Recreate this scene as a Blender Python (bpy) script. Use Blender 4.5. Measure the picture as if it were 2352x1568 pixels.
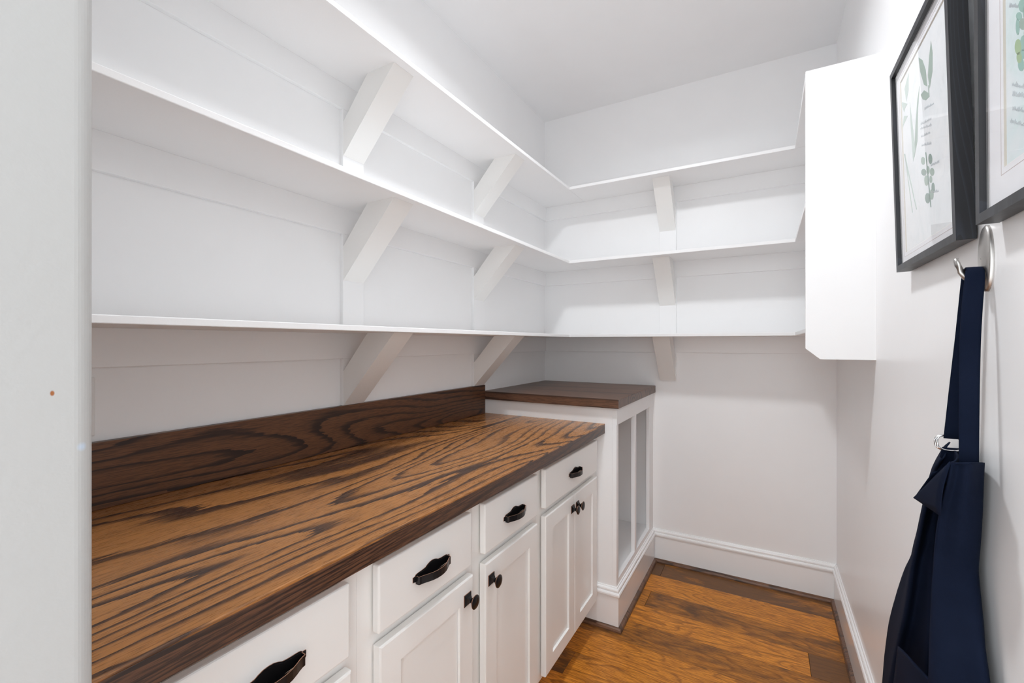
import bpy, bmesh, math, random
from mathutils import Vector

for o in list(bpy.data.objects):
    bpy.data.objects.remove(o, do_unlink=True)
scene = bpy.context.scene
COL = scene.collection

# ------------------------------------------------------------------ camera
YAW = math.radians(29.683)
FPX, CXP, CYP, CAMH = 1023.08, 1176.0, 787.4, 1.283
cam_d = bpy.data.cameras.new('camera')
cam_d.sensor_width = 36.0
cam_d.lens = FPX / 2352.0 * 36.0
cam_d.shift_y = (CYP - 784.0) / 2352.0
cam_d.clip_start = 0.01
cam = bpy.data.objects.new('camera', cam_d)
COL.objects.link(cam)
cam.location = (0, 0, CAMH)
cam.rotation_euler = (math.radians(90), 0, YAW)
scene.camera = cam

# ------------------------------------------------------------------ world, light, exposure
w = bpy.data.worlds.new('world')
scene.world = w
w.use_nodes = True
w.node_tree.nodes['Background'].inputs[0].default_value = (0.93, 0.968, 1.0, 1)
w.node_tree.nodes['Background'].inputs[1].default_value = 2.75
vs = scene.view_settings
vs.view_transform = 'Standard'
vs.look = 'None'
vs.gamma = 1.0
vs.use_curve_mapping = False
vs.exposure = 0.22

# white rooms need many diffuse bounces to settle
scene.cycles.max_bounces = 20
scene.cycles.diffuse_bounces = 14

LIGHT_XY = (-0.43, 1.30)
LIGHT_W = 13.5

# ------------------------------------------------------------------ dimensions (metres)
XL, XR, YB, ZC = -1.291, 0.304, 2.712, 2.766      # left, right, back walls, ceiling
XJ, YJ0, YJ1 = -0.42, 0.005, 0.1315               # end of the front wall beside the doorway
XS, YS, XSR = -1.005, 2.443, 0.1176               # shelf front edges
SHELF_T = 0.016
Z_SHELF = (1.333, 1.767, 2.200)
CLEAT_H, CLEAT_T = 0.0885, 0.016
XC, YC, ZCT, ZCB = -0.6356, 1.968, 0.916, 0.8725  # worktop

SN, CS = math.sin(YAW), math.cos(YAW)
def ratio(u):
    l = (u - CXP) / FPX
    return (l * CS - SN) / (CS + l * SN)           # X / Y along the viewing direction of column u
def pxY(u, v, Y):
    X = Y * ratio(u)
    d = -X * SN + Y * CS
    return Vector((X, Y, CAMH - (v - CYP) * d / FPX))
def pxX(u, v, X):
    return pxY(u, v, X / ratio(u))

# ------------------------------------------------------------------ materials
def new_mat(name):
    m = bpy.data.materials.new(name)
    m.use_nodes = True
    nt = m.node_tree
    b = nt.nodes['Principled BSDF']
    return m, nt, b
def N(nt, kind, **kw):
    n = nt.nodes.new(kind)
    for k, v in kw.items():
        if k in n.inputs.keys():
            n.inputs[k].default_value = v
        else:
            setattr(n, k, v)
    return n
def L(nt, a, ao, b, bi):
    nt.links.new(a.outputs[ao], b.inputs[bi])
def math_n(nt, op, a, b=None):
    n = nt.nodes.new('ShaderNodeMath'); n.operation = op
    for i, x in enumerate((a, b)):
        if x is None: continue
        if isinstance(x, (int, float)): n.inputs[i].default_value = x
        else: nt.links.new(x, n.inputs[i])
    return n.outputs[0]
def ramp(nt, src, stops):
    r = nt.nodes.new('ShaderNodeValToRGB')
    e = r.color_ramp.elements
    e[0].position, e[0].color = stops[0][0], (*stops[0][1], 1)
    e[1].position, e[1].color = stops[-1][0], (*stops[-1][1], 1)
    for p, c in stops[1:-1]:
        x = e.new(p); x.color = (*c, 1)
    nt.links.new(src, r.inputs[0])
    return r.outputs[0]
def mixc(nt, fac, a, b, mode='MIX'):
    n = nt.nodes.new('ShaderNodeMix'); n.data_type = 'RGBA'; n.blend_type = mode
    for i, x in ((0, fac), (6, a), (7, b)):
        if isinstance(x, (int, float)): n.inputs[i].default_value = x
        elif isinstance(x, tuple): n.inputs[i].default_value = (*x, 1)
        else: nt.links.new(x, n.inputs[i])
    return n.outputs[2]
def mapped(nt, scale, loc=(0, 0, 0)):
    tc = nt.nodes.new('ShaderNodeTexCoord')
    mp = nt.nodes.new('ShaderNodeMapping')
    mp.inputs['Scale'].default_value = scale
    mp.inputs['Location'].default_value = loc
    nt.links.new(tc.outputs['Object'], mp.inputs['Vector'])
    return mp.outputs[0]
def noise(nt, vec, scale, detail=2.0, rough=0.5, dist=0.0):
    n = nt.nodes.new('ShaderNodeTexNoise')
    n.inputs['Scale'].default_value = scale
    n.inputs['Detail'].default_value = detail
    n.inputs['Roughness'].default_value = rough
    n.inputs['Distortion'].default_value = dist
    if vec is not None: nt.links.new(vec, n.inputs['Vector'])
    return n.outputs[0]
def bump(nt, b, h, strength, dist):
    n = nt.nodes.new('ShaderNodeBump')
    n.inputs['Strength'].default_value = strength
    n.inputs['Distance'].default_value = dist
    nt.links.new(h, n.inputs['Height'])
    nt.links.new(n.outputs[0], b.inputs['Normal'])

def paint(name, col, rough=0.35, spec=0.5, stretch=(1, 1, 1), bs=0.06):
    m, nt, b = new_mat(name)
    v = mapped(nt, stretch)
    n1 = noise(nt, v, 6.0, 3)
    c2 = tuple(x * 0.965 for x in col)
    nt.links.new(mixc(nt, n1, c2, col), b.inputs['Base Color'])
    b.inputs['Roughness'].default_value = rough
    b.inputs['Specular IOR Level'].default_value = spec
    bump(nt, b, noise(nt, v, 160.0, 3), bs, 0.002)
    return m
M = {}
M['wall'] = paint('wall_paint', (0.88, 0.88, 0.882), 0.38)
M['wall_right'] = paint('wall_gloss_paint', (0.88, 0.88, 0.885), 0.30)
M['ceiling'] = paint('ceiling_paint', (0.87, 0.87, 0.875), 0.7, 0.3)
M['shelf'] = paint('shelf_paint', (0.88, 0.88, 0.882), 0.40, 0.4)
M['brace'] = paint('brace_paint', (0.85, 0.84, 0.82), 0.42, 0.4, (1, 1, 1), 0.12)
M['trim'] = paint('trim_paint', (0.89, 0.89, 0.89), 0.12)
M['cab'] = paint('cabinet_paint', (0.865, 0.86, 0.84), 0.30)
M['plate'] = paint('plate_plastic', (0.80, 0.80, 0.79), 0.35, 0.5, (1, 1, 1), 0.0)

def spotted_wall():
    m = paint('wall_end_dimmed_paint', (0.42, 0.419, 0.41), 0.38, 0.5, (1, 1, 1), 0.10)  # same white wall paint, its colour darkened to offset strong doorway fill
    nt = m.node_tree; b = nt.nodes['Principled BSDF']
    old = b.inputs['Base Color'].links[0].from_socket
    tc = nt.nodes.new('ShaderNodeTexCoord')
    def spot(p, r, ir, col, cur, sc=(1, 1, 1)):
        mp = nt.nodes.new('ShaderNodeMapping')
        mp.inputs['Location'].default_value = tuple(-a * s for a, s in zip(p, sc))
        mp.inputs['Scale'].default_value = sc
        nt.links.new(tc.outputs['Object'], mp.inputs['Vector'])
        ln = nt.nodes.new('ShaderNodeVectorMath'); ln.operation = 'LENGTH'
        nt.links.new(mp.outputs[0], ln.inputs[0])
        mr = nt.nodes.new('ShaderNodeMapRange')
        mr.inputs['From Min'].default_value = ir; mr.inputs['From Max'].default_value = r
        mr.inputs['To Min'].default_value = 1; mr.inputs['To Max'].default_value = 0
        nt.links.new(ln.outputs['Value'], mr.inputs['Value'])
        return mixc(nt, mr.outputs[0], cur, col)
    c = spot(tuple(pxX(120, 903, XJ)), 0.0022, 0.0012, (0.28, 0.09, 0.02), old, (1, 1.6, 1))
    p = pxX(182, 1025, XJ - 0.003)
    c = spot(tuple(p), 0.004, 0.001, (0.45, 0.58, 0.75), c, (1, 1, 0.9))
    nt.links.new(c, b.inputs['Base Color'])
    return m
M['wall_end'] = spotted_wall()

def oak(name, light, mid, dark, axis, nrings, seed, rough=0.28, across=3.0, along=0.28, pore=0.5, coat=0.0):
    """dark stained oak: contour lines of a stretched field give cathedral grain"""
    m, nt, b = new_mat(name)
    s = [across] * 3; s['xyz'.index(axis)] = along
    f = [1.0] * 3; f['xyz'.index(axis)] = 0.055
    v = mapped(nt, tuple(s), (seed, seed * 1.7, seed * 0.6))
    base = noise(nt, v, 1.0, 1.6, 0.35, 0.35)
    vf = mapped(nt, tuple(f), (seed, 0, 0))
    rag = noise(nt, vf, 130.0, 2, 0.6)
    fld = math_n(nt, 'ADD', math_n(nt, 'MULTIPLY', base, nrings), math_n(nt, 'MULTIPLY', rag, 0.55))
    t = math_n(nt, 'FRACT', fld)
    wid = noise(nt, v, 1.7, 1.0)
    # shift of the dark band width
    t2 = math_n(nt, 'SUBTRACT', t, math_n(nt, 'MULTIPLY', math_n(nt, 'SUBTRACT', wid, 0.5), 0.75))
    line = ramp(nt, t2, [(0.0, (0.95, 0.95, 0.95)), (0.14, (0.8, 0.8, 0.8)), (0.30, (0.15, 0.15, 0.15)), (0.5, (0, 0, 0)), (0.95, (0.0, 0.0, 0.0)), (1.0, (0.7, 0.7, 0.7))])
    blotch = noise(nt, v, 0.9, 2.0)
    c0 = mixc(nt, blotch, mid, light)
    pores = noise(nt, vf, 420.0, 2, 0.7)
    pr = ramp(nt, pores, [(0.40, (1, 1, 1)), (0.56, (0, 0, 0))])
    c1 = mixc(nt, math_n(nt, 'MULTIPLY', pr, pore), c0, dark)
    c2 = mixc(nt, line, c1, dark)
    nt.links.new(c2, b.inputs['Base Color'])
    r = math_n(nt, 'ADD', math_n(nt, 'MULTIPLY', pores, 0.15), rough - 0.07)
    nt.links.new(r, b.inputs['Roughness'])
    b.inputs['Coat Weight'].default_value = coat
    b.inputs['Coat Roughness'].default_value = 0.2
    bump(nt, b, pores, 0.12, 0.001)
    return m
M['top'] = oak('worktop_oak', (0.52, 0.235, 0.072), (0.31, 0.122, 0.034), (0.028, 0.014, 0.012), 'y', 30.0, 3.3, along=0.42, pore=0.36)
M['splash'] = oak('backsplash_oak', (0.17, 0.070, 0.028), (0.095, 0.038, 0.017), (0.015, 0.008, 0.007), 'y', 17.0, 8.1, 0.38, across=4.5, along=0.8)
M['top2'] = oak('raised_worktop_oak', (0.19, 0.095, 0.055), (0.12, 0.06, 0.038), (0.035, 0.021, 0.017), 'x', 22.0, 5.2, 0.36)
M['edge'] = oak('worktop_edge_oak', (0.15, 0.066, 0.032), (0.085, 0.038, 0.021), (0.02, 0.011, 0.009), 'y', 30.0, 6.4, 0.34, across=14.0, along=0.5, pore=0.8)  # tight straight grain; dark tone also carries the front face's weaker light

def floor_oak():
    m, nt, b = new_mat('plank_oak')
    oi = nt.nodes.new('ShaderNodeObjectInfo')
    tc = nt.nodes.new('ShaderNodeTexCoord')
    off = nt.nodes.new('ShaderNodeVectorMath'); off.operation = 'MULTIPLY_ADD'
    nt.links.new(oi.outputs['Color'], off.inputs[0])
    off.inputs[1].default_value = (0, 7.0, 23.0)
    nt.links.new(tc.outputs['Object'], off.inputs[2])
    def mp(sc):
        n = nt.nodes.new('ShaderNodeMapping'); n.inputs['Scale'].default_value = sc
        nt.links.new(off.outputs[0], n.inputs['Vector']); return n.outputs[0]
    v1 = mp((1.1, 6.0, 6.0)); vf = mp((0.07, 1, 1)); vb = mp((2.2, 6.5, 6))
    base = noise(nt, v1, 1.2, 2, 0.45, 0.3)
    rag = noise(nt, vf, 110, 2, 0.6)
    t = math_n(nt, 'FRACT', math_n(nt, 'ADD', math_n(nt, 'MULTIPLY', base, 20.0), math_n(nt, 'MULTIPLY', rag, 0.5)))
    line = ramp(nt, t, [(0.0, (1, 1, 1)), (0.25, (0.3, 0.3, 0.3)), (0.5, (0, 0, 0)), (0.9, (0, 0, 0)), (1.0, (0.8, 0.8, 0.8))])
    fine = noise(nt, vf, 330, 2, 0.7)
    blot = noise(nt, vb, 1.3, 7.0, 0.68, 0.4)
    sep = nt.nodes.new('ShaderNodeSeparateColor')
    nt.links.new(oi.outputs['Color'], sep.inputs[0])
    lift = math_n(nt, 'ADD', math_n(nt, 'MULTIPLY', sep.outputs[1], 0.55), 0.70)
    c0 = mixc(nt, ramp(nt, fine, [(0.32, (0, 0, 0)), (0.68, (1, 1, 1))]), (0.30, 0.098, 0.010), (0.70, 0.275, 0.035))
    c1 = mixc(nt, math_n(nt, 'MULTIPLY', line, 0.6), c0, (0.13, 0.04, 0.009))
    # stain: smooth dark blotches, more on planks whose red channel is high
    st = nt.nodes.new('ShaderNodeMapRange')
    th = math_n(nt, 'SUBTRACT', 0.80, math_n(nt, 'MULTIPLY', sep.outputs[0], 0.55))
    nt.links.new(blot, st.inputs['Value'])
    nt.links.new(math_n(nt, 'SUBTRACT', th, 0.10), st.inputs['From Min'])
    nt.links.new(math_n(nt, 'ADD', th, 0.08), st.inputs['From Max'])
    c2 = mixc(nt, math_n(nt, 'MULTIPLY', st.outputs[0], 0.86), c1, (0.10, 0.048, 0.022))
    # knots
    vo = nt.nodes.new('ShaderNodeTexVoronoi'); vo.inputs['Scale'].default_value = 1.0
    nt.links.new(mp((1.5, 4.0, 0)), vo.inputs['Vector'])
    kn = ramp(nt, vo.outputs['Distance'], [(0.02, (1, 1, 1)), (0.065, (0, 0, 0))])
    c3 = mixc(nt, math_n(nt, 'MULTIPLY', kn, 0.85), c2, (0.02, 0.01, 0.008))
    hs = nt.nodes.new('ShaderNodeHueSaturation'); nt.links.new(c3, hs.inputs['Color']); nt.links.new(lift, hs.inputs['Value'])
    nt.links.new(hs.outputs[0], b.inputs['Base Color'])
    nt.links.new(math_n(nt, 'ADD', math_n(nt, 'MULTIPLY', fine, 0.18), 0.26), b.inputs['Roughness'])
    b.inputs['Specular IOR Level'].default_value = 0.28
    bump(nt, b, fine, 0.15, 0.001)
    return m
M['plank'] = floor_oak()
M['shoe'] = oak('shoe_oak', (0.24, 0.115, 0.06), (0.14, 0.065, 0.035), (0.05, 0.025, 0.015), 'x', 8.0, 1.2, 0.35, 10.0, 1.5, 0.7)
M['subfloor'] = paint('subfloor_dark', (0.03, 0.018, 0.012), 0.8, 0.2)

def simple(name, col, rough, metal=0.0, spec=0.5):
    m, nt, b = new_mat(name)
    v = mapped(nt, (1, 1, 1))
    n = noise(nt, v, 40.0, 2)
    nt.links.new(mixc(nt, n, tuple(x * 0.9 for x in col), col), b.inputs['Base Color'])
    b.inputs['Roughness'].default_value = rough
    b.inputs['Metallic'].default_value = metal
    b.inputs['Specular IOR Level'].default_value = spec
    return m
M['bronze'] = simple('oil_rubbed_bronze', (0.010, 0.009, 0.010), 0.30, 0.2, 0.4)
M['copper'] = simple('copper_edge', (0.40, 0.21, 0.14), 0.4, 0.7)
M['nickel'] = simple('brushed_nickel', (0.50, 0.48, 0.46), 0.36, 1.0)
M['steel'] = simple('ring_steel', (0.75, 0.75, 0.76), 0.15, 1.0)
M['mat'] = simple('mat_board', (0.83, 0.83, 0.86), 0.8)
M['kraft'] = simple('mat_bevel_cream', (0.62, 0.58, 0.50), 0.8)
M['groove'] = simple('mat_line', (0.45, 0.36, 0.34), 0.8)
M['ink'] = simple('ink_grey', (0.58, 0.62, 0.65), 0.9, 0, 0.1)
M['leaf_a'] = simple('print_sage', (0.33, 0.43, 0.37), 0.9, 0, 0.1)
M['leaf_b'] = simple('print_pale_sage', (0.52, 0.62, 0.57), 0.9, 0, 0.1)
M['leaf_c'] = simple('print_teal', (0.30, 0.50, 0.44), 0.9, 0, 0.1)
M['leaf_d'] = simple('print_olive', (0.36, 0.50, 0.28), 0.9, 0, 0.1)
M['leaf_e'] = simple('print_dark_sage', (0.22, 0.31, 0.27), 0.9, 0, 0.1)

def blackwood():
    m, nt, b = new_mat('black_stained_wood')
    v = mapped(nt, (9, 9, 0.9))
    base = noise(nt, v, 1.0, 1.5, 0.4, 0.4)
    t = math_n(nt, 'FRACT', math_n(nt, 'MULTIPLY', base, 22.0))
    c = ramp(nt, t, [(0.0, (0.018, 0.021, 0.030)), (0.3, (0.007, 0.008, 0.011)), (1.0, (0.009, 0.010, 0.013))])
    nt.links.new(c, b.inputs['Base Color'])
    b.inputs['Roughness'].default_value = 0.42
    bump(nt, b, t, 0.15, 0.001)
    return m
M['black'] = blackwood()

def watercolour(name, a, bb, cc):
    m, nt, b = new_mat(name)
    v = mapped(nt, (1, 1, 1))
    n1 = noise(nt, v, 9.0, 5, 0.6, 1.0)
    n2 = noise(nt, v, 26.0, 5, 0.65, 1.5)
    c = ramp(nt, n1, [(0.32, a), (0.5, bb), (0.7, cc)])
    c = mixc(nt, math_n(nt, 'MULTIPLY', ramp(nt, n2, [(0.52, (0, 0, 0)), (0.7, (1, 1, 1))]), 0.25), c, tuple(x * 0.75 for x in a))
    nt.links.new(c, b.inputs['Base Color'])
    b.inputs['Roughness'].default_value = 0.9
    b.inputs['Specular IOR Level'].default_value = 0.1
    return m
M['art1'] = watercolour('art_paper_pale', (0.74, 0.78, 0.80), (0.80, 0.82, 0.84), (0.84, 0.85, 0.86))
M['art2'] = watercolour('art_paper_green', (0.60, 0.74, 0.72), (0.68, 0.77, 0.79), (0.76, 0.80, 0.82))

def pane_mat():
    m = bpy.data.materials.new('picture_glass'); m.use_nodes = True
    nt = m.node_tree; nt.nodes.clear()
    out = nt.nodes.new('ShaderNodeOutputMaterial')
    mx = nt.nodes.new('ShaderNodeMixShader')
    fr = nt.nodes.new('ShaderNodeFresnel'); fr.inputs[0].default_value = 1.5
    tr = nt.nodes.new('ShaderNodeBsdfTransparent')
    gl = nt.nodes.new('ShaderNodeBsdfGlossy'); gl.inputs['Roughness'].default_value = 0.0
    ge = nt.nodes.new('ShaderNodeNewGeometry')
    nt.links.new(math_n(nt, 'MULTIPLY', fr.outputs[0], math_n(nt, 'SUBTRACT', 1.0, ge.outputs['Backfacing'])), mx.inputs[0]); nt.links.new(tr.outputs[0], mx.inputs[1])
    nt.links.new(gl.outputs[0], mx.inputs[2]); nt.links.new(mx.outputs[0], out.inputs[0])
    return m
M['glass'] = pane_mat()

def fabric():
    m, nt, b = new_mat('navy_cotton')
    v = mapped(nt, (1, 1, 1))
    big = noise(nt, v, 14.0, 3)
    fib = noise(nt, v, 900.0, 2, 0.7)
    c = mixc(nt, big, (0.0038, 0.0068, 0.018), (0.0085, 0.0135, 0.031))
    c = mixc(nt, math_n(nt, 'MULTIPLY', ramp(nt, fib, [(0.62, (0, 0, 0)), (0.78, (1, 1, 1))]), 0.35), c, (0.018, 0.027, 0.055))
    nt.links.new(c, b.inputs['Base Color'])
    b.inputs['Roughness'].default_value = 0.85
    b.inputs['Specular IOR Level'].default_value = 0.06
    b.inputs['Sheen Weight'].default_value = 0.0
    b.inputs['Sheen Roughness'].default_value = 0.4
    bump(nt, b, fib, 0.3, 0.001)
    return m
M['navy'] = fabric()

def lamp_mat():
    m, nt, b = new_mat('lamp_lens')
    b.inputs['Base Color'].default_value = (1, 1, 1, 1)
    b.inputs['Emission Color'].default_value = (1, 0.98, 0.95, 1)
    b.inputs['Emission Strength'].default_value = 8.0
    return m
M['lens'] = lamp_mat()

# ------------------------------------------------------------------ mesh helpers
class MB:
    def __init__(s):
        s.v, s.f, s.m = [], [], []
    def add(s, vs_, fs, mi=0):
        o = len(s.v)
        s.v += [tuple(p) for p in vs_]
        for f in fs:
            s.f.append(tuple(i + o for i in f)); s.m.append(mi)
    def box(s, x0, x1, y0, y1, z0, z1, mi=0):
        vs_ = [(x, y, z) for z in (z0, z1) for y in (y0, y1) for x in (x0, x1)]
        s.add(vs_, [(0, 2, 3, 1), (4, 5, 7, 6), (0, 1, 5, 4), (2, 6, 7, 3), (0, 4, 6, 2), (1, 3, 7, 5)], mi)
        return s
    def prism(s, poly, axis, a, b, mi=0, side_mi=None):
        """poly: 2-D points in the two remaining axes (in xyz order), extruded along axis from a to b"""
        n = len(poly)
        def mk(p, t):
            q = list(p); q.insert('xyz'.index(axis), t); return tuple(q)
        vs_ = [mk(p, a) for p in poly] + [mk(p, b) for p in poly]
        s.add(vs_, [tuple(range(n)), tuple(range(2 * n - 1, n - 1, -1))], mi)
        s.add(vs_, [(i, (i + 1) % n, n + (i + 1) % n, n + i) for i in range(n)], mi if side_mi is None else side_mi)
        return s
    def tube(s, pts, r, n=8, mi=0, closed=False):
        pts = [Vector(p) for p in pts]; k = len(pts); rings = []
        rr = r if isinstance(r, (list, tuple)) else [r] * k
        for i, p in enumerate(pts):
            a = pts[(i - 1) % k] if (closed or i > 0) else p
            c = pts[(i + 1) % k] if (closed or i < k - 1) else p
            t = (c - a).normalized()
            up = Vector((0, 0, 1)) if abs(t.z) < 0.9 else Vector((0, 1, 0))
            e1 = t.cross(up).normalized(); e2 = t.cross(e1)
            rings.append([p + (e1 * math.cos(q) + e2 * math.sin(q)) * rr[i] for q in [2 * math.pi * j / n for j in range(n)]])
        vs_ = [q for rg in rings for q in rg]; fs = []
        for i in range(k if closed else k - 1):
            for j in range(n):
                a, b2 = i * n + j, i * n + (j + 1) % n
                c, d = ((i + 1) % k) * n + (j + 1) % n, ((i + 1) % k) * n + j
                fs.append((a, b2, c, d))
        if not closed:
            fs += [tuple(range(n - 1, -1, -1)), tuple(range((k - 1) * n, k * n))]
        s.add(vs_, fs, mi); return s
    def grid(s, rows, mi=0, closed=False):
        r, c = len(rows), len(rows[0])
        vs_ = [p for row in rows for p in row]; fs = []
        for i in range(r - 1):
            for j in range(c if closed else c - 1):
                fs.append((i * c + j, i * c + (j + 1) % c, (i + 1) * c + (j + 1) % c, (i + 1) * c + j))
        s.add(vs_, fs, mi); return s
    def sweep(s, path, prof, mi=0, left=True):
        """profile (offset, z) swept along a horizontal polyline; offset goes to the left (or right) of the path"""
        k = len(path); rows = []
        P = [Vector((p[0], p[1])) for p in path]
        for i in range(k):
            d1 = (P[i] - P[i - 1]).normalized() if i else (P[1] - P[0]).normalized()
            d2 = (P[i + 1] - P[i]).normalized() if i < k - 1 else d1
            n1 = Vector((-d1.y, d1.x)); n2 = Vector((-d2.y, d2.x))
            if not left: n1, n2 = -n1, -n2
            b = (n1 + n2); b = b / b.dot(n1) if b.length > 1e-6 else n1
            rows.append([(P[i].x + b.x * o, P[i].y + b.y * o, z) for o, z in prof])
        s.grid(rows, mi, closed=True)
        o = len(s.v); m = len(prof)
        s.f.append(tuple(range(o - k * m, o - k * m + m))); s.m.append(mi)
        s.f.append(tuple(range(o - 1, o - m - 1, -1))); s.m.append(mi)
        return s
    def mesh(s, name, off=(0, 0, 0), smooth=False):
        me = bpy.data.meshes.new(name)
        ox, oy, oz = off
        me.from_pydata([(x - ox, y - oy, z - oz) for x, y, z in s.v], [], s.f)
        for p, mi in zip(me.polygons, s.m):
            p.material_index = mi; p.use_smooth = smooth
        bm = bmesh.new(); bm.from_mesh(me)
        bmesh.ops.recalc_face_normals(bm, faces=bm.faces)
        bm.to_mesh(me); bm.free(); me.update()
        return me
def root_off(o):
    v = Vector((0, 0, 0))
    while o is not None:
        v += o.location; o = o.parent
    return v
def build(mb, name, mats, parent=None, bevel=0.0, smooth=False, local=False, loc=None, seg=2, solid=0.0):
    off = Vector((0, 0, 0))
    if parent is not None and not local: off = root_off(parent)
    me = mb if isinstance(mb, bpy.types.Mesh) else mb.mesh(name, off if loc is None else (0, 0, 0), smooth)
    if not me.materials:
        for m in (mats if isinstance(mats, (list, tuple)) else [mats]): me.materials.append(M[m])
    o = bpy.data.objects.new(name, me); COL.objects.link(o)
    o.parent = parent
    if loc is not None: o.location = Vector(loc) - off
    if solid:
        md = o.modifiers.new('solid', 'SOLIDIFY'); md.thickness = solid; md.offset = 0
    if bevel:
        md = o.modifiers.new('bevel', 'BEVEL'); md.width = bevel; md.segments = seg
        md.limit_method = 'ANGLE'; md.angle_limit = math.radians(40)
    return o
def tag(o, label, cat, group=None):
    o['label'] = label; o['category'] = cat
    if group: o['group'] = group
    return o
def thing(name, loc, label, cat, group=None):
    o = bpy.data.objects.new(name, None); COL.objects.link(o)
    o.empty_display_size = 0.1; o.location = loc
    return tag(o, label, cat, group)
def struct(o, label=None):
    o['kind'] = 'structure'
    if label: o['label'] = label
    return o

# ------------------------------------------------------------------ room shell
T = 0.10
struct(build(MB().box(XL - T, XL, YJ0, YB + T, 0, ZC), 'wall_left', 'wall'), 'white painted left wall behind the long shelves')
struct(build(MB().box(XL, XR, YB, YB + T, 0, ZC), 'wall_back', 'wall'), 'white painted back wall at the end of the pantry')
struct(build(MB().box(XR, XR + T, -0.6, YB + T, 0, ZC), 'wall_right', 'wall_right'), 'glossy white right wall with the hanging apron')
struct(build(MB().box(XL - T, XR + T, YJ0, YB + T, ZC, ZC + T), 'ceiling', 'ceiling'), 'white painted ceiling')
# front wall with a bullnose end beside the doorway
RB = 0.0125
prof = [(XL, YJ0), (XJ - RB, YJ0)]
prof += [(XJ - RB + RB * math.sin(a), YJ0 + RB - RB * math.cos(a)) for a in [math.pi / 2 * i / 8 for i in range(1, 9)]]
prof += [(XJ - RB + RB * math.cos(a), YJ1 - RB + RB * math.sin(a)) for a in [math.pi / 2 * i / 10 for i in range(0, 11)]]
prof += [(XL, YJ1)]
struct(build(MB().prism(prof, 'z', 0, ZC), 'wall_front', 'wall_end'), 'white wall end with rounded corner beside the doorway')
struct(build(MB().box(XJ, XR, YJ0, YJ1, 2.45, ZC), 'wall_header', 'wall'), 'white wall above the doorway')

# floor: base slab and single planks, grain along X
floor = struct(build(MB().box(XL - T, XR + T, -0.6, YB + T, -0.06, -0.0165), 'floor', 'subfloor'), 'oak plank floor in warm orange brown')
rows = [YB, 2.535, 2.36, 2.21, 2.06, 1.90, 1.74, 1.60]
rnd = random.Random(4)
while rows[-1] > -0.6:
    rows.append(max(-0.6, rows[-1] - rnd.choice((0.145, 0.15, 0.16, 0.175))))
joints = {0: [-0.507], 1: [-1.0], 2: [-0.515], 3: [0.152], 4: [-0.9], 5: [-1.1, 0.28], 6: [-0.688], 7: [-0.2], 8: [-0.8]}
stain = {(0, 0): 1.0, (0, 1): 0.74, (1, 0): 0.1, (1, 1): 0.08, (2, 0): 0.4, (2, 1): 0.44, (3, 0): 0.25, (3, 1): 0.98, (4, 0): 0.3, (4, 1): 0.45,
         (5, 0): 0.3, (5, 1): 0.2, (6, 0): 0.6, (6, 1): 0.35}
for i in range(len(rows) - 1):
    y1, y0 = rows[i], rows[i + 1]
    xs = [XL] + joints.get(i, [XL + rnd.uniform(0.3, 1.3)]) + [XR]
    for j in range(len(xs) - 1):
        g = 0.0006
        o = build(MB().box(xs[j] + g, xs[j + 1] - g, y0 + g, y1 - g, -0.0165, 0.0), 'plank', 'plank', floor, bevel=0.0008, seg=1)
        o.color = (stain.get((i, j), rnd.uniform(0.1, 0.5)), rnd.random(), rnd.random(), 1)

# baseboards with a moulded cap, dark shoe moulding
BBP = [(0, 0), (0.012, 0), (0.012, 0.147), (0.017, 0.149), (0.0185, 0.154), (0.0185, 0.160), (0.016, 0.1655), (0.0105, 0.167), (0.0105, 0.169),
       (0.0125, 0.172), (0.0125, 0.177), (0.010, 0.1815), (0.005, 0.183), (0.0035, 0.188), (0, 0.188)]
def shoe_prof(o0):
    return [(o0, 0), (o0 + 0.016, 0), (o0 + 0.0155, 0.006), (o0 + 0.012, 0.0125), (o0 + 0.006, 0.0165), (o0, 0.018)]
struct(build(MB().sweep([(XR, YB), (-0.582, YB)], BBP), 'baseboard_back', 'trim'), 'tall white moulded baseboard along the back wall')
struct(build(MB().sweep([(XR, YJ1), (XR, YB)], BBP), 'baseboard_right', 'trim'), 'tall white moulded baseboard along the right wall')
struct(build(MB().sweep([(XR - 0.012, YB), (-0.566, YB)], shoe_prof(0.012)), 'trim_1', 'shoe'), 'dark brown shoe moulding at the foot of the back wall')
struct(build(MB().sweep([(XR, YJ1), (XR, YB - 0.012)], shoe_prof(0.012)), 'trim_2', 'shoe'), 'dark brown shoe moulding at the foot of the right wall')

# ------------------------------------------------------------------ ceiling downlight (above the frame)
lx, ly = LIGHT_XY
lt = thing('ceiling_light', (lx, ly, ZC), 'round white recessed downlight in the middle of the ceiling', 'light')
ring_rows = []
for i in range(41):
    a = 2 * math.pi * i / 40
    ring_rows.append([(lx + r * math.cos(a), ly + r * math.sin(a), ZC - z) for r, z in ((0.092, 0.001), (0.092, 0.006), (0.118, 0.004), (0.120, 0.0005))])
build(MB().grid(ring_rows), 'trim_ring', 'trim', lt)
build(MB().prism([(lx + 0.09 * math.cos(2 * math.pi * i / 40), ly + 0.09 * math.sin(2 * math.pi * i / 40)) for i in range(40)], 'z', ZC - 0.004, ZC - 0.001), 'lens', 'lens', lt)
ld = bpy.data.lights.new('downlight', 'AREA'); ld.shape = 'DISK'; ld.size = 0.18; ld.energy = LIGHT_W; ld.spread = math.radians(156); ld.color = (0.93, 0.965, 1.0)
lo = bpy.data.objects.new('downlight', ld); COL.objects.link(lo); lo.parent = lt; lo.location = (0, 0, -0.010)

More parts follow.
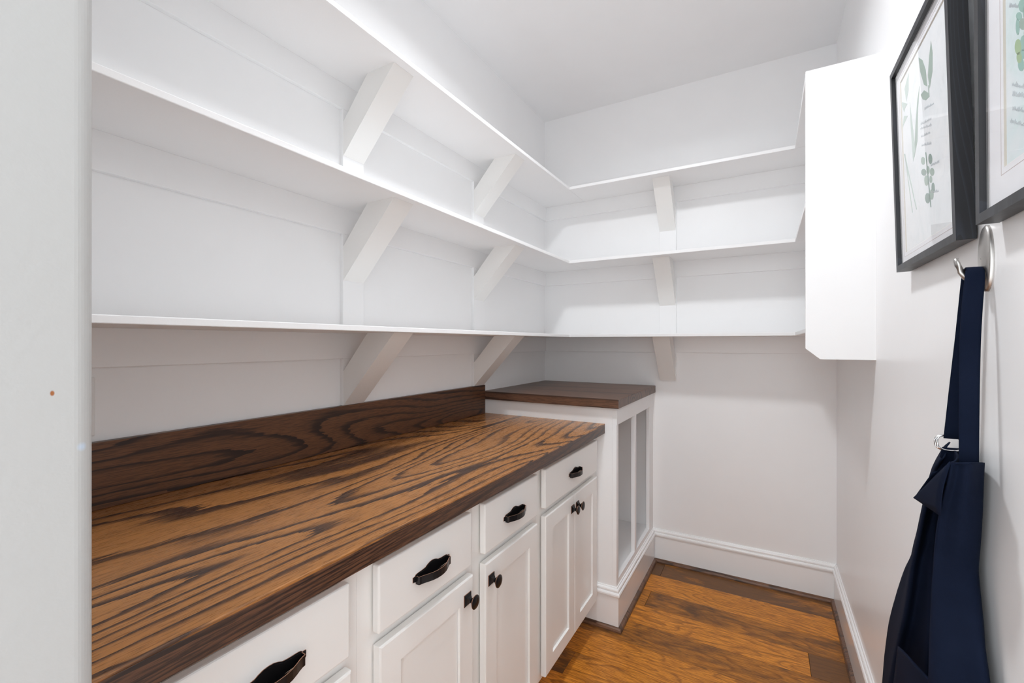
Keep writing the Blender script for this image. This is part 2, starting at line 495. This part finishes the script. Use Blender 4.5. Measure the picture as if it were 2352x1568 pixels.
# ------------------------------------------------------------------ shelves
WHERE = ('lowest', 'middle', 'topmost')
def brace_poly(zb):
    # 45 degree strut, (distance from wall, z)
    t = CLEAT_T
    return [(t, zb - 0.2512), (0.2556, zb), (0.1353, zb), (t, zb - 0.1325)]
for k, zt in enumerate(Z_SHELF):
    zb = zt - SHELF_T
    low = Z_SHELF[k - 1] if k else 1.0656
    # left wall
    t = thing('wall_shelf', (XL, 1.4, zb - 0.25), WHERE[k] + ' of the long white shelves on the left wall above the worktop', 'shelf', 'white pantry shelves')
    build(MB().box(XL, XS, YJ1, YB, zb, zt), 'board', 'shelf', t, bevel=0.0018)
    build(MB().box(XL, XL + CLEAT_T, YJ1, YB, zb - CLEAT_H, zb), 'cleat', 'wall', t, bevel=0.001)
    for y0, y1 in ((1.0535, 1.1435), (1.851, 1.941)):
        b = build(MB().prism([(XL + a, z) for a, z in brace_poly(zb)], 'y', y0, y1), 'brace', 'brace', t, bevel=0.0015)
        build(MB().box(XL, XL + CLEAT_T, y0 - 0.001, y1 + 0.001, low, zb - CLEAT_H), 'backing_board', 'wall', t, bevel=0.001)
    # back wall
    t = thing('wall_shelf', (-0.45, YB, zb - 0.25), WHERE[k] + ' of the white shelves across the back wall', 'shelf', 'white pantry shelves')
    build(MB().box(XS + 0.0006, XR, YS, YB, zb, zt), 'board', 'shelf', t, bevel=0.0012)
    build(MB().box(XL + CLEAT_T, XR, YB - CLEAT_T, YB, zb - CLEAT_H, zb), 'cleat', 'wall', t, bevel=0.001)
    build(MB().prism([(YB - a * 0.83 - 0.0025, z) for a, z in brace_poly(zb)], 'x', -0.5405, -0.4517), 'brace', 'brace', t, bevel=0.0015)
    lowb = low if k else zb - 0.253
    build(MB().box(-0.5415, -0.4485, YB - CLEAT_T, YB, lowb, zb - CLEAT_H), 'backing_board', 'wall', t, bevel=0.001)
    # right wall
    t = thing('wall_shelf', (XR, 2.1, zb - 0.1), WHERE[k] + ' of the short white shelves behind the end panel on the right wall', 'shelf', 'white pantry shelves')
    build(MB().box(XSR, XR, 1.816, YS - 0.0006, zb, zt), 'board', 'shelf', t, bevel=0.0012)
    build(MB().box(XR - CLEAT_T, XR, 1.816, YB - CLEAT_T, zb - CLEAT_H, zb), 'cleat', 'wall', t, bevel=0.001)
ep = build(MB().prism([(0.1166, 1.2645), (0.1575, 1.2285), (XR, 1.2285), (XR, 2.200), (0.1166, 2.200)], 'y', 1.800, 1.816), 'shelf_end_panel', 'shelf', bevel=0.002, seg=3)
tag(ep, 'tall white end panel with clipped lower corner closing the shelves on the right wall', 'panel')

# ------------------------------------------------------------------ worktops
wt = thing('worktop', (-0.96, 1.05, ZCB), 'long glossy dark oak worktop on the white base cabinets', 'worktop')
ne, nz = 0.006, 0.007
build(MB().prism([(XL, ZCB), (XC - ne, ZCB), (XC - ne, ZCT - nz), (XC, ZCT - nz), (XC, ZCT), (XL, ZCT)], 'y', YJ1, YC), 'slab', 'top', wt, bevel=0.0025, seg=3)
build(MB().box(XC - ne, XC, YJ1, YC, ZCB, ZCT - nz + 0.0015), 'edge_strip', 'edge', wt, bevel=0.001)
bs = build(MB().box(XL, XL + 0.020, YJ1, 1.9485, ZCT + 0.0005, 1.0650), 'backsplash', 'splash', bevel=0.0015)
tag(bs, 'long dark oak backsplash board standing on the worktop against the left wall', 'backsplash')
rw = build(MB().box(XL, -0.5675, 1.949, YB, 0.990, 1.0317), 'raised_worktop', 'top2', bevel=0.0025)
tag(rw, 'short dark oak top on the tall open cabinet in the corner', 'worktop')

# ------------------------------------------------------------------ base cabinets
XF, XD = -0.678, -0.655          # face frame, door front
def pull_mesh():
    half = [(0, .0185), (.008, .0178), (.016, .0150), (.022, .0120), (.030, .0108), (.050, .0100), (.0545, .0088), (.0560, .0065), (.0630, .0060)]
    top = [(-y, z) for y, z in reversed(half[1:])] + half
    bot = [(y, -z * 0.8) for y, z in reversed(top)]
    poly = top + bot
    mb = MB()
    mb.prism(poly, 'x', 0.0, 0.0014, 0, 1)
    inner = [(y * 0.965, z * 0.86) for y, z in poly]
    mb.prism(inner, 'x', 0.0014, 0.0036, 0, 0)
    # bow band
    half = [(0, .0270), (.012, .0262), (.024, .0232), (.034, .0190), (.042, .0150), (.048, .0125), (.0535, .0115), (.0545, .0100), (.0545, .0020)]
    path = [(-y, n) for y, n in reversed(half[1:])] + half
    th = 0.0014
    rows_ = []
    for i, (y, n) in enumerate(path):
        a = path[max(0, i - 1)]; c = path[min(len(path) - 1, i + 1)]
        ty, tn = c[0] - a[0], c[1] - a[1]; ll = math.hypot(ty, tn)
        ny, nn = -tn / ll, ty / ll
        z0, z1 = -0.0100, 0.0068
        rows_.append(((n + nn * th / 2, y + ny * th / 2), (n - nn * th / 2, y - ny * th / 2), z0, z1))
    out = [[(r[0][0], r[0][1], r[2]), (r[0][0], r[0][1], r[3])] for r in rows_]
    inn = [[(r[1][0], r[1][1], r[2]), (r[1][0], r[1][1], r[3])] for r in rows_]
    mb.grid(out, 0); mb.grid(inn, 0)
    mb.grid([[a[1], b[1]] for a, b in zip(out, inn)], 1)
    mb.grid([[a[0], b[0]] for a, b in zip(out, inn)], 1)
    # scooped web between plate and band, lower edge
    web = [[(0.003, y, -0.0085), (max(n - 0.001, 0.003), y, -0.0085)] for y, n in path]
    mb.grid(web, 0)
    me = mb.mesh('pull')
    for m in ('bronze', 'copper'): me.materials.append(M[m])
    return me
def knob_mesh():
    mb = MB()
    def sq(h, x): return [(x, -h, -h), (x, h, -h), (x, h, h), (x, -h, h)]
    rows_ = [sq(.0148, 0), sq(.0148, .0018), sq(.0140, .0026), sq(.0085, .0062), sq(.0052, .0105)]
    mb.grid(rows_[:2], 1, True); mb.grid(rows_[1:], 0, True)
    prof_ = [(.0056, .0095, 0), (.0054, .0125, 0), (.0075, .0160, 0), (.0125, .0205, 0), (.0163, .0235, 0), (.0172, .0246, 1), (.0172, .0258, 1), (.0160, .0266, 0), (.0110, .0284, 0), (.0055, .0292, 0), (.0003, .0295, 0)]
    n = 24
    ring = lambda r, x: [(x, r * math.cos(2 * math.pi * j / n), r * math.sin(2 * math.pi * j / n)) for j in range(n)]
    for a, b in zip(prof_, prof_[1:]):
        mb.grid([ring(a[0], a[1]), ring(b[0], b[1])], b[2], True)
    me = mb.mesh('knob', smooth=False)
    for m in ('bronze', 'copper'): me.materials.append(M[m])
    return me
PULL, KNOB = pull_mesh(), knob_mesh()
def base_cabinet(y0, y1, drawer, doors, label):
    t = thing('base_cabinet', ((XL + XF) / 2, (y0 + y1) / 2, 0), label, 'cabinet', 'white base cabinets under the worktop')
    g = 0.0003
    build(MB().box(XL, XF - 0.019, y0 + g, y1 - g, 0.112, ZCB), 'carcass', 'cab', t)
    build(MB().box(XL, -0.752, y0 + g, y1 - g, 0, 0.112), 'toe_kick', 'cab', t)
    a, b = drawer
    # face frame: stiles and rails around the openings (doors overlay by 13 mm)
    ff = MB()
    ov = 0.013
    ff.box(XF - 0.019, XF, y0 + g, a + ov, 0.118, ZCB - 0.0005); ff.box(XF - 0.019, XF, b - ov, y1 - g, 0.118, ZCB - 0.0005)
    ff.box(XF - 0.019, XF, a + ov, b - ov, 0.849 - ov, ZCB - 0.0005)
    ff.box(XF - 0.019, XF, a + ov, b - ov, 0.687 - ov, 0.713 + ov)
    ff.box(XF - 0.019, XF, a + ov, b - ov, 0.118, 0.136 + ov)
    build(ff, 'face_frame', 'cab', t)
    dr = build(MB().box(XF + 0.0042, XD, a, b, 0.713, 0.849), 'drawer_front', 'cab', t, bevel=0.0045, seg=3)
    build(PULL, 'pull', None, dr, loc=(XD, (a + b) / 2, 0.7755))
    for (p, q, ky) in doors:
        z0, z1, s = 0.136, 0.687, 0.057
        m = MB()
        # frame ring with recessed panel
        f0 = [(p, z0), (q, z0), (q, z1), (p, z1)]
        f1 = [(p + s, z0 + s - .004), (q - s, z0 + s - .004), (q - s, z1 - s), (p + s, z1 - s)]
        ins = 0.0012
        f2 = [(p + s + ins, z0 + s - .004 + ins), (q - s - ins, z0 + s - .004 + ins), (q - s - ins, z1 - s - ins), (p + s + ins, z1 - s - ins)]
        e = 0.0038
        fo = [(p + e, z0 + e), (q - e, z0 + e), (q - e, z1 - e), (p + e, z1 - e)]
        r = lambda poly, x: [(x, yy, zz) for yy, zz in poly]
        h = e * 0.7071
        fm = [(p + e - h, z0 + e - h), (q - e + h, z0 + e - h), (q - e + h, z1 - e + h), (p + e - h, z1 - e + h)]
        xb = XF + 0.0042
        m.grid([r(f0, xb), r(f0, XD - e), r(fm, XD - e + h), r(fo, XD), r(f1, XD), r(f2, XD - 0.008)], 0, True)
        m.add(r(f0, xb), [(3, 2, 1, 0)])
        d = build(m, 'door', 'cab', t)
        pn = MB().box(XD - 0.0105, XD - 0.0078, p + s + 0.002, q - s - 0.002, z0 + s - 0.002, z1 - s - 0.002)
        build(pn, 'panel', 'cab', d)
        if ky is not None:
            build(KNOB, 'knob', None, d, loc=(XD, ky, 0.6365))
    return t
base_cabinet(YJ1 + 0.001, 0.591, (0.250, 0.557), [(0.250, 0.5605, None)], 'white base cabinet nearest the doorway, its drawer pull cut by the picture edge')
base_cabinet(0.591, 0.9725, (0.625, 0.942), [(0.629, 0.948, 0.921)], 'white base cabinet with one drawer and a door knob at its far edge')
base_cabinet(0.9725, 1.3515, (1.003, 1.322), [(1.006, 1.321, 1.033)], 'white base cabinet with one drawer and a door knob at its near edge')
base_cabinet(1.3515, 1.9665, (1.381, 1.919), [(1.384, 1.6485, 1.625), (1.6515, 1.917, 1.676)], 'white two-door base cabinet with paired knobs beside the tall open cabinet')

# ------------------------------------------------------------------ tall open cabinet in the corner
XT, YT = -0.582, 1.968
oc = thing('open_cabinet', ((XL + XT) / 2, (YT + YB) / 2, 0), 'white corner cabinet with two tall open slots under the short dark top', 'cabinet')
build(MB().box(XL, XT - 0.019, YT, YT + 0.018, 0, 0.990), 'side_panel', 'shelf', oc)
build(MB().box(XL + 0.30, XL + 0.318, YT + 0.018, YB, 0.19, 0.990), 'back_panel', 'wall', oc)
build(MB().box(XL + 0.318, XT - 0.019, YT + 0.018, YB, 0.170, 0.196), 'bottom_panel', 'shelf', oc)
build(MB().box(XT - 0.019, XT, YT, YT + 0.030, 0.0, 0.9137), 'stile', 'shelf', oc, bevel=0.0012)
build(MB().box(XT - 0.019, XT, 2.617, YB, 0.215, 0.9137), 'stile', 'shelf', oc, bevel=0.0012)
build(MB().box(XT - 0.019, XT, 2.287, 2.320, 0.215, 0.9137), 'mullion', 'shelf', oc, bevel=0.0012)
build(MB().box(XT - 0.019, XT + 0.0015, YT + 0.0002, YB, 0.9137, 0.990), 'top_rail', 'shelf', oc, bevel=0.0012)
build(MB().box(XT - 0.019, XT, YT + 0.030, YB, 0.0, 0.215), 'bottom_rail', 'shelf', oc)
bl = MB().sweep([(-0.6735, YT), (XT, YT), (XT, YB - 0.0185)], BBP, left=False)
bl.box(-0.751, -0.6735, YT - 0.012, YT, 0, 0.111)
struct(build(bl, 'baseboard_left', 'trim'), 'tall white moulded baseboard wrapped around the open corner cabinet')
struct(build(MB().sweep([(-0.751, YT), (XT, YT), (XT, YB - 0.012)], shoe_prof(0.012), left=False), 'trim_3', 'shoe'), 'dark brown shoe moulding around the foot of the open corner cabinet')

# ------------------------------------------------------------------ blank cover plate on the left wall
pl = build(MB().box(XL, XL + 0.006, 0.322, 0.399, 1.078, 1.208), 'wall_plate', 'plate', bevel=0.0035, seg=3)
tag(pl, 'white cover plate on the left wall just above the backsplash', 'wall plate')

# ------------------------------------------------------------------ framed botanical prints on the right wall
def ellipse(cy, cz, ry, rz, ang, n=14, pointed=True):
    pts = []
    for i in range(n):
        a = 2 * math.pi * i / n
        e, f = math.cos(a), math.sin(a)
        yy, zz = ry * f * (1 - 0.25 * e if pointed else 1), rz * e
        pts.append((cy + yy * math.cos(ang) - zz * math.sin(ang), cz + yy * math.sin(ang) + zz * math.cos(ang)))
    return pts
def picture(ya, yb_, z0, z1, depth, lean, label, art, mat_w, mats, lines):
    """ya near edge, yb_ far edge"""
    t = thing('framed_picture', (XR - 0.0015, (ya + yb_) / 2, z0), label, 'picture', 'black framed botanical prints')
    t.rotation_euler = (0, -lean, 0)
    W, H = (yb_ - ya) / 2, z1 - z0
    fw = 0.014
    fr = MB()
    y_, d = W, depth
    # four mitred rails: outline and inner opening, x from -d (front) to 0 (wall)
    for a in range(4):
        o = [(-W, 0), (W, 0), (W, H), (-W, H)]
        i_ = [(-W + fw, fw), (W - fw, fw), (W - fw, H - fw), (-W + fw, H - fw)]
        p = [o[a], o[(a + 1) % 4], i_[(a + 1) % 4], i_[a]]
        m = MB().prism(p, 'x', -d, -0.001)
        build(m, 'frame_rail', 'black', t, bevel=0.0008, local=True, seg=1)
    xm = -d + 0.010
    # mat board with opening
    mb = MB()
    a0, b0 = W - fw, H - fw
    ia, iz0, iz1 = W - fw - mat_w, fw + mat_w, H - fw - mat_w
    mb.grid([[(xm, -a0, fw), (xm, a0, fw), (xm, a0, b0), (xm, -a0, b0)], [(xm, -ia, iz0), (xm, ia, iz0), (xm, ia, iz1), (xm, -ia, iz1)]], 0, True)
    e = 0.002
    mb.grid([[(xm, -ia, iz0), (xm, ia, iz0), (xm, ia, iz1), (xm, -ia, iz1)], [(xm + e, -ia + e, iz0 + e), (xm + e, ia - e, iz0 + e), (xm + e, ia - e, iz1 - e), (xm + e, -ia + e, iz1 - e)]], 1, True)
    g = 0.009; th = 0.0007
    for (p0, p1, q0, q1) in ((-ia - g, ia + g, iz0 - g, iz0 - g + th), (-ia - g, ia + g, iz1 + g - th, iz1 + g), (-ia - g, -ia - g + th, iz0 - g, iz1 + g), (ia + g - th, ia + g, iz0 - g, iz1 + g)):
        mb.box(xm - 0.0002, xm, p0, p1, q0, q1, 2)
    build(mb, 'mat_board', ['mat', 'kraft', 'groove'], t, local=True)
    pr = build(MB().box(xm + e, xm + e + 0.001, -ia - 0.004, ia + 0.004, iz0 - 0.004, iz1 + 0.004), 'print', art, t, local=True)
    # printed leaves and handwriting, flat on the paper
    lf = MB()
    for poly, mi in mats:
        pts = [(y, z) for y, z in poly if True]
        pts = [(max(-ia, min(ia, y)), max(iz0, min(iz1, z))) for y, z in pts]
        k = lf.v.__len__()
        lf.prism(pts, 'x', xm + e - 0.0003 - 0.00002 * mi, xm + e, mi)
    if mats: build(lf, 'printed_leaves', ['leaf_a', 'leaf_b', 'leaf_c', 'leaf_d', 'leaf_e'], pr, local=True)
    ln = MB()
    for pts, wd in lines:
        pts = [(xm + e - 0.0003, max(-ia, min(ia, y)), max(iz0, min(iz1, z))) for y, z in pts]
        ln.tube(pts, wd, 4)
    if lines: build(ln, 'printed_script', 'ink', pr, local=True)['kind'] = 'stuff'
    build(MB().box(-d + 0.004, -d + 0.006, -W + fw - 0.002, W - fw + 0.002, fw - 0.002, H - fw + 0.002), 'pane', 'glass', t, local=True)
    return t
XART = XR - 0.018
def art_pt(u, v, yc, z0):
    p = pxX(u, v, XART); return (p.y - yc, p.z - z0)
rnd = random.Random(11)
def scribble(y, z, ln, ang):
    pts = []; n = 34
    for i in range(n):
        s_ = i / (n - 1) * ln
        h = (0.0045 if i % 2 else -0.001) * rnd.uniform(0.3, 1.2)
        pts.append((y + s_ * math.cos(ang) - h * math.sin(ang), z + s_ * math.sin(ang) + h * math.cos(ang)))
    return (pts, 0.00022)
# picture beside the end panel
ya, yb_, z0, z1 = 1.014, 1.404, 1.455, 1.936
yc = (ya + yb_) / 2
def q1(pts): return [art_pt(2030 + x / 2.80, y / 2.80, yc, z0) for x, y in pts]
leaves = [
    (q1([(345, 250), (352, 330), (347, 450), (326, 558), (317, 480), (330, 350)]), 0),
    (q1([(263, 358), (287, 376), (305, 440), (311, 548), (291, 536), (270, 450)]), 0),
    (q1([(268, 602), (290, 572), (315, 588), (323, 612), (300, 637), (280, 632)]), 0),
    (q1([(316, 540), (321, 540), (322, 610), (317, 610)]), 0),
    (q1([(197, 460), (192, 570), (176, 645), (168, 560)]), 1),
    (q1([(128, 695), (150, 648), (182, 660), (166, 690), (160, 715)]), 1),
    (q1([(158, 738), (182, 738), (152, 800), (130, 845)]), 1),
    (q1([(198, 650), (210, 800), (222, 960), (205, 1035), (198, 800)]), 1),
    (q1([(262, 545), (247, 700), (237, 900), (213, 1010), (228, 800), (245, 640)]), 0),
    (q1([(284, 975), (289, 975), (309, 1330), (304, 1330)]), 4),
    (q1([(148, 985), (156, 985), (219, 1345), (214, 1345)]), 1),
    (q1([(153, 985), (158, 990), (192, 1365), (188, 1365)]), 1),
]
for x, y, a, b in ((268, 1030, 13, 26), (314, 1018, 12, 34), (270, 1104, 16, 22), (322, 1102, 14, 26), (284, 1158, 13, 34), (312, 1150, 9, 24), (325, 1205, 10, 34), (288, 1272, 16, 34), (314, 1248, 12, 34), (297, 1090, 10, 26)):
    leaves.append((q1([(x + a * math.sin(t), y - b * math.cos(t)) for t in [2 * math.pi * i / 12 for i in range(12)]]), 0 if (x + y) % 3 else 4))
lines = [scribble(*art_pt(2030 + x / 2.8, y / 2.8, yc, z0), l, a) for x, y, l, a in ((330, 760, 0.07, 0.25), (330, 800, 0.075, 0.3), (320, 850, 0.06, 0.25), (325, 920, 0.065, 0.3), (350, 660, 0.06, 0.25), (370, 1040, 0.05, 0.2), (360, 1230, 0.05, 0.25))]
lines = [([(y - 0.0, z) for y, z in p], wd) for p, wd in lines]
picture(ya, yb_, z0, z1, 0.0265, math.radians(1.55), 'black framed print of separate green leaves, beside the shelf end panel', 'art1', 0.026, leaves, lines)
# picture cut by the right edge
ya, yb_, z0, z1 = 0.544, 0.934, 1.4615, 1.942
yc2 = (ya + yb_) / 2
def q2(pts): return [art_pt(2180 + x / 5.227, y / 5.227, yc2, z0) for x, y in pts]
leaves = []
for x, y, a, b, mi in ((880, 70, 50, 80, 2), (835, 195, 34, 50, 2), (818, 320, 22, 100, 2), (880, 290, 45, 70, 0), (822, 565, 40, 95, 3), (885, 520, 38, 95, 2), (835, 690, 32, 70, 3), (870, 650, 45, 60, 2), (855, 780, 36, 75, 2), (940, 150, 60, 110, 2), (950, 420, 60, 120, 2), (960, 640, 50, 100, 0)):
    leaves.append((q2([(x + a * math.sin(t), y - b * math.cos(t)) for t in [2 * math.pi * i / 14 for i in range(14)]]), mi))
lines = []
for x, y, l, a in ((890, 1020, 0.05, 0.55), (900, 1120, 0.05, 0.5), (899, 1300, 0.05, 0.5), (899, 1480, 0.06, 0.5), (800, 30, 0.03, 0.6)):
    p = q2([(x, y)])[0]
    lines.append(scribble(p[0] - l * 0.2, p[1] - 0.01, l, a))
picture(ya, yb_, z0, z1, 0.0265, math.radians(0.35), 'black framed pale green leaf print cut off by the right edge, above the hook', 'art2', 0.050, leaves, lines)

# ------------------------------------------------------------------ hook
hk = thing('wall_hook', (XR, 0.980, 1.416), 'brushed nickel oval wall hook below the picture frames', 'hook')
rows_ = []
NP = 28
for sx, off in ((1.0, 0.0), (1.0, 0.0035), (0.93, 0.0058), (0.6, 0.0078), (0.02, 0.0085)):
    rows_.append([(XR - off, 0.980 + 0.0225 * sx * math.cos(2 * math.pi * i / NP), 1.416 + 0.0525 * sx * math.sin(2 * math.pi * i / NP)) for i in range(NP)])
build(MB().grid(rows_, 0, True), 'back_plate', 'nickel', hk, smooth=True)
hp = [(XR - 0.004, 0.980, 1.381), (XR - 0.010, 0.9795, 1.3805), (XR - 0.018, 0.979, 1.3825), (XR - 0.026, 0.978, 1.388), (XR - 0.032, 0.977, 1.397), (XR - 0.0365, 0.976, 1.408), (XR - 0.0385, 0.976, 1.4185)]
build(MB().tube(hp, [0.0065, 0.0062, 0.0056, 0.005, 0.0045, 0.004, 0.0034], 12), 'prong', 'nickel', hk, smooth=True)

# ------------------------------------------------------------------ apron
ap = thing('apron', (0.262, 1.0, 0.35), 'navy blue cotton apron hanging from the wall hook by its neck strap', 'apron')
def cr(pts, sub):
    """Catmull-Rom through a list of Vectors"""
    out = []
    n = len(pts)
    for i in range(n - 1):
        p0, p1, p2, p3 = pts[max(i - 1, 0)], pts[i], pts[i + 1], pts[min(i + 2, n - 1)]
        for k in range(sub):
            t_ = k / sub
            out.append(0.5 * ((2 * p1) + (p2 - p0) * t_ + (2 * p0 - 5 * p1 + 4 * p2 - p3) * t_ * t_ + (3 * p1 - p0 - 3 * p2 + p3) * t_ ** 3))
    out.append(pts[-1].copy())
    return out
# v, right outline, ridge, left outline, (bulge)
LV = [(1062, 2260, 2184, 2160), (1100, 2258, 2179, 2140), (1180, 2255, 2158, 2121), (1254, 2250, 2148, 2107), (1302, 2246, 2145, 2098), (1340, 2248, 2142, 2091),
      (1430, 2257, 2138, 2079), (1486, 2261, 2136, 2070), (1568, 2272, 2134, 2055), (1700, 2284, 2130, 2036), (1850, 2290, 2128, 2020), (2010, 2294, 2126, 2010)]
sec = []
for v, uR, uG, uL in LV:
    xr = 0.287; xg = 0.243 - 0.012 * min(1, (v - 1060) / 500); xl = 0.252 - 0.010 * min(1, (v - 1060) / 500)
    zg = pxX(uG, v, xg).z
    def P(u, x, blend=0.0):
        p = pxX(u, v, x)
        p.z = p.z * (1 - blend) + zg * blend
        return p
    s_ = [P(uR - 16, 0.2985, .0), P(uR, 0.291, .0), P(uR - 10, 0.281, 0), P(uR * .55 + uG * .45, 0.262, 0), P(uR * .2 + uG * .8, xg + 0.009), P(uG, xg), P(uG + 10, xg + 0.010, 1),
          P(uG + 16, 0.268, 1), P(uG + 7, 0.277, 1), P(uG - 6, 0.2725, 1), P(uL * .55 + uG * .45, 0.262, .6), P(uL + 5, xl + 0.002, .4), P(uL, xl + 0.006, .4), P(uL + 6, 0.274, .6), P(uL + 22, 0.292, 1)]
    sec.append(cr(s_, 5))
cols = list(zip(*sec))
cols = [cr(list(c), 4) for c in cols]
rows_ = list(zip(*cols))
build(MB().grid([[tuple(p) for p in r] for r in rows_]), 'bib', 'navy', ap, smooth=True, solid=0.0022)
# bib hem stitched along the top edge
hem = [[tuple(p + Vector((-0.0020, -0.0016, 0.0004))) for p in r[5:25]] for r in rows_[:2]]
build(MB().grid(hem), 'hem', 'navy', ap, smooth=True, solid=0.0016)
# folded-over corner
def tri_patch(a, b, c, bend, n=7):
    r_ = []
    for i in range(n):
        t_ = i / (n - 1)
        p, q = a.lerp(b, t_), a.lerp(c, t_)
        row = []
        for j in range(n):
            s2 = j / (n - 1)
            pt = p.lerp(q, s2)
            pt += bend * math.sin(math.pi * s2) * t_
            row.append(tuple(pt))
        r_.append(row)
    return r_
tip = pxX(2099, 1143, 0.232); t1 = pxX(2183, 1060, 0.2405); t2 = pxX(2160, 1184, 0.236); t3 = pxX(2142, 1086, 0.250); t4 = pxX(2154, 1076, 0.262)
fl = MB()
fl.grid(tri_patch(tip, t1, t2, Vector((-0.004, -0.003, 0))))
build(fl, 'folded_corner', 'navy', ap, smooth=True, solid=0.002)
fb = MB()
t5 = pxX(2122, 1166, 0.246)
fb.grid(tri_patch(tip + Vector((0.002, 0.003, 0)), pxX(2168, 1072, 0.262), t3, Vector((0.004, 0.004, 0.001))))
build(fb, 'folded_corner', 'navy', ap, smooth=True, solid=0.002)
# pocket on the lower left
pk_top = [(2064, 1484, .2395), (2080, 1499, .2385), (2100, 1522, .240), (2122, 1545, .243), (2142, 1566, .2475)]
rows_p = []
for dv in (0, 6, 14, 60, 140, 260, 380):
    rows_p.append([pxX(u - (dv * 0.12 if i == 0 else dv * 0.06 if i < 3 else 0), v + dv, x - 0.004) for i, (u, v, x) in enumerate(pk_top)])
rows_p = [cr(r, 3) for r in rows_p]
build(MB().grid([[tuple(p) for p in r] for r in rows_p]), 'pocket', 'navy', ap, smooth=True, solid=0.003)
# neck strap: up from the bib, over the hook, down to the rings
SP = [(2202, 2249, 1085, .948), (2202, 2248, 1060, .948), (2202.5, 2249, 930, .952), (2204, 2252, 790, .957), (2209, 2257, 700, .961), (2214, 2261, 650, .965), (2217, 2261, 624, .968),
      (2219, 2257, 616, .974), (2217, 2252, 615, .982), (2212, 2250, 622, .989), (2207, 2246, 645, .993), (2195, 2232, 760, 1.002), (2180, 2217, 890, 1.012), (2167, 2204, 1007, 1.021)]
def ribbon(sp, name, nn=7):
    a = cr([pxY(u, v, y) for u, _, v, y in sp], 4)
    b = cr([pxY(u, v, y) for _, u, v, y in sp], 4)
    rows__ = []
    for p, q in zip(a, b):
        q = Vector((q.x, q.y, q.z * 0.5 + p.z * 0.5)); p2 = Vector((p.x, p.y, q.z))
        rows__.append([tuple(p2.lerp(q, i / (nn - 1)) + Vector((0, -0.0012 * math.sin(math.pi * i / (nn - 1)), 0))) for i in range(nn)])
    return build(MB().grid(rows__), name, 'navy', ap, smooth=True, solid=0.0024)
ribbon(SP, 'neck_strap')
ribbon([(2164, 2204, 1028, 1.022), (2160, 2203, 1045, 1.024), (2154, 2203, 1070, 1.028), (2146, 2200, 1110, 1.034)], 'strap_tab')
for dy, dx in ((0.0, 0.0), (0.004, -0.0025)):
    c = pxY(2182, 1017, 1.0215 + dy) + Vector((dx, 0, 0.0))
    pts = []
    for i in range(28):
        a = 2 * math.pi * i / 28
        pts.append((c.x + 0.0165 * math.copysign(abs(math.cos(a)) ** 0.75, math.cos(a)), c.y + 0.002 * math.sin(a), c.z + 0.0125 * math.copysign(abs(math.sin(a)) ** 0.75, math.sin(a))))
    build(MB().tube(pts, 0.0017, 8, closed=True), 'ring', 'steel', ap, smooth=True)
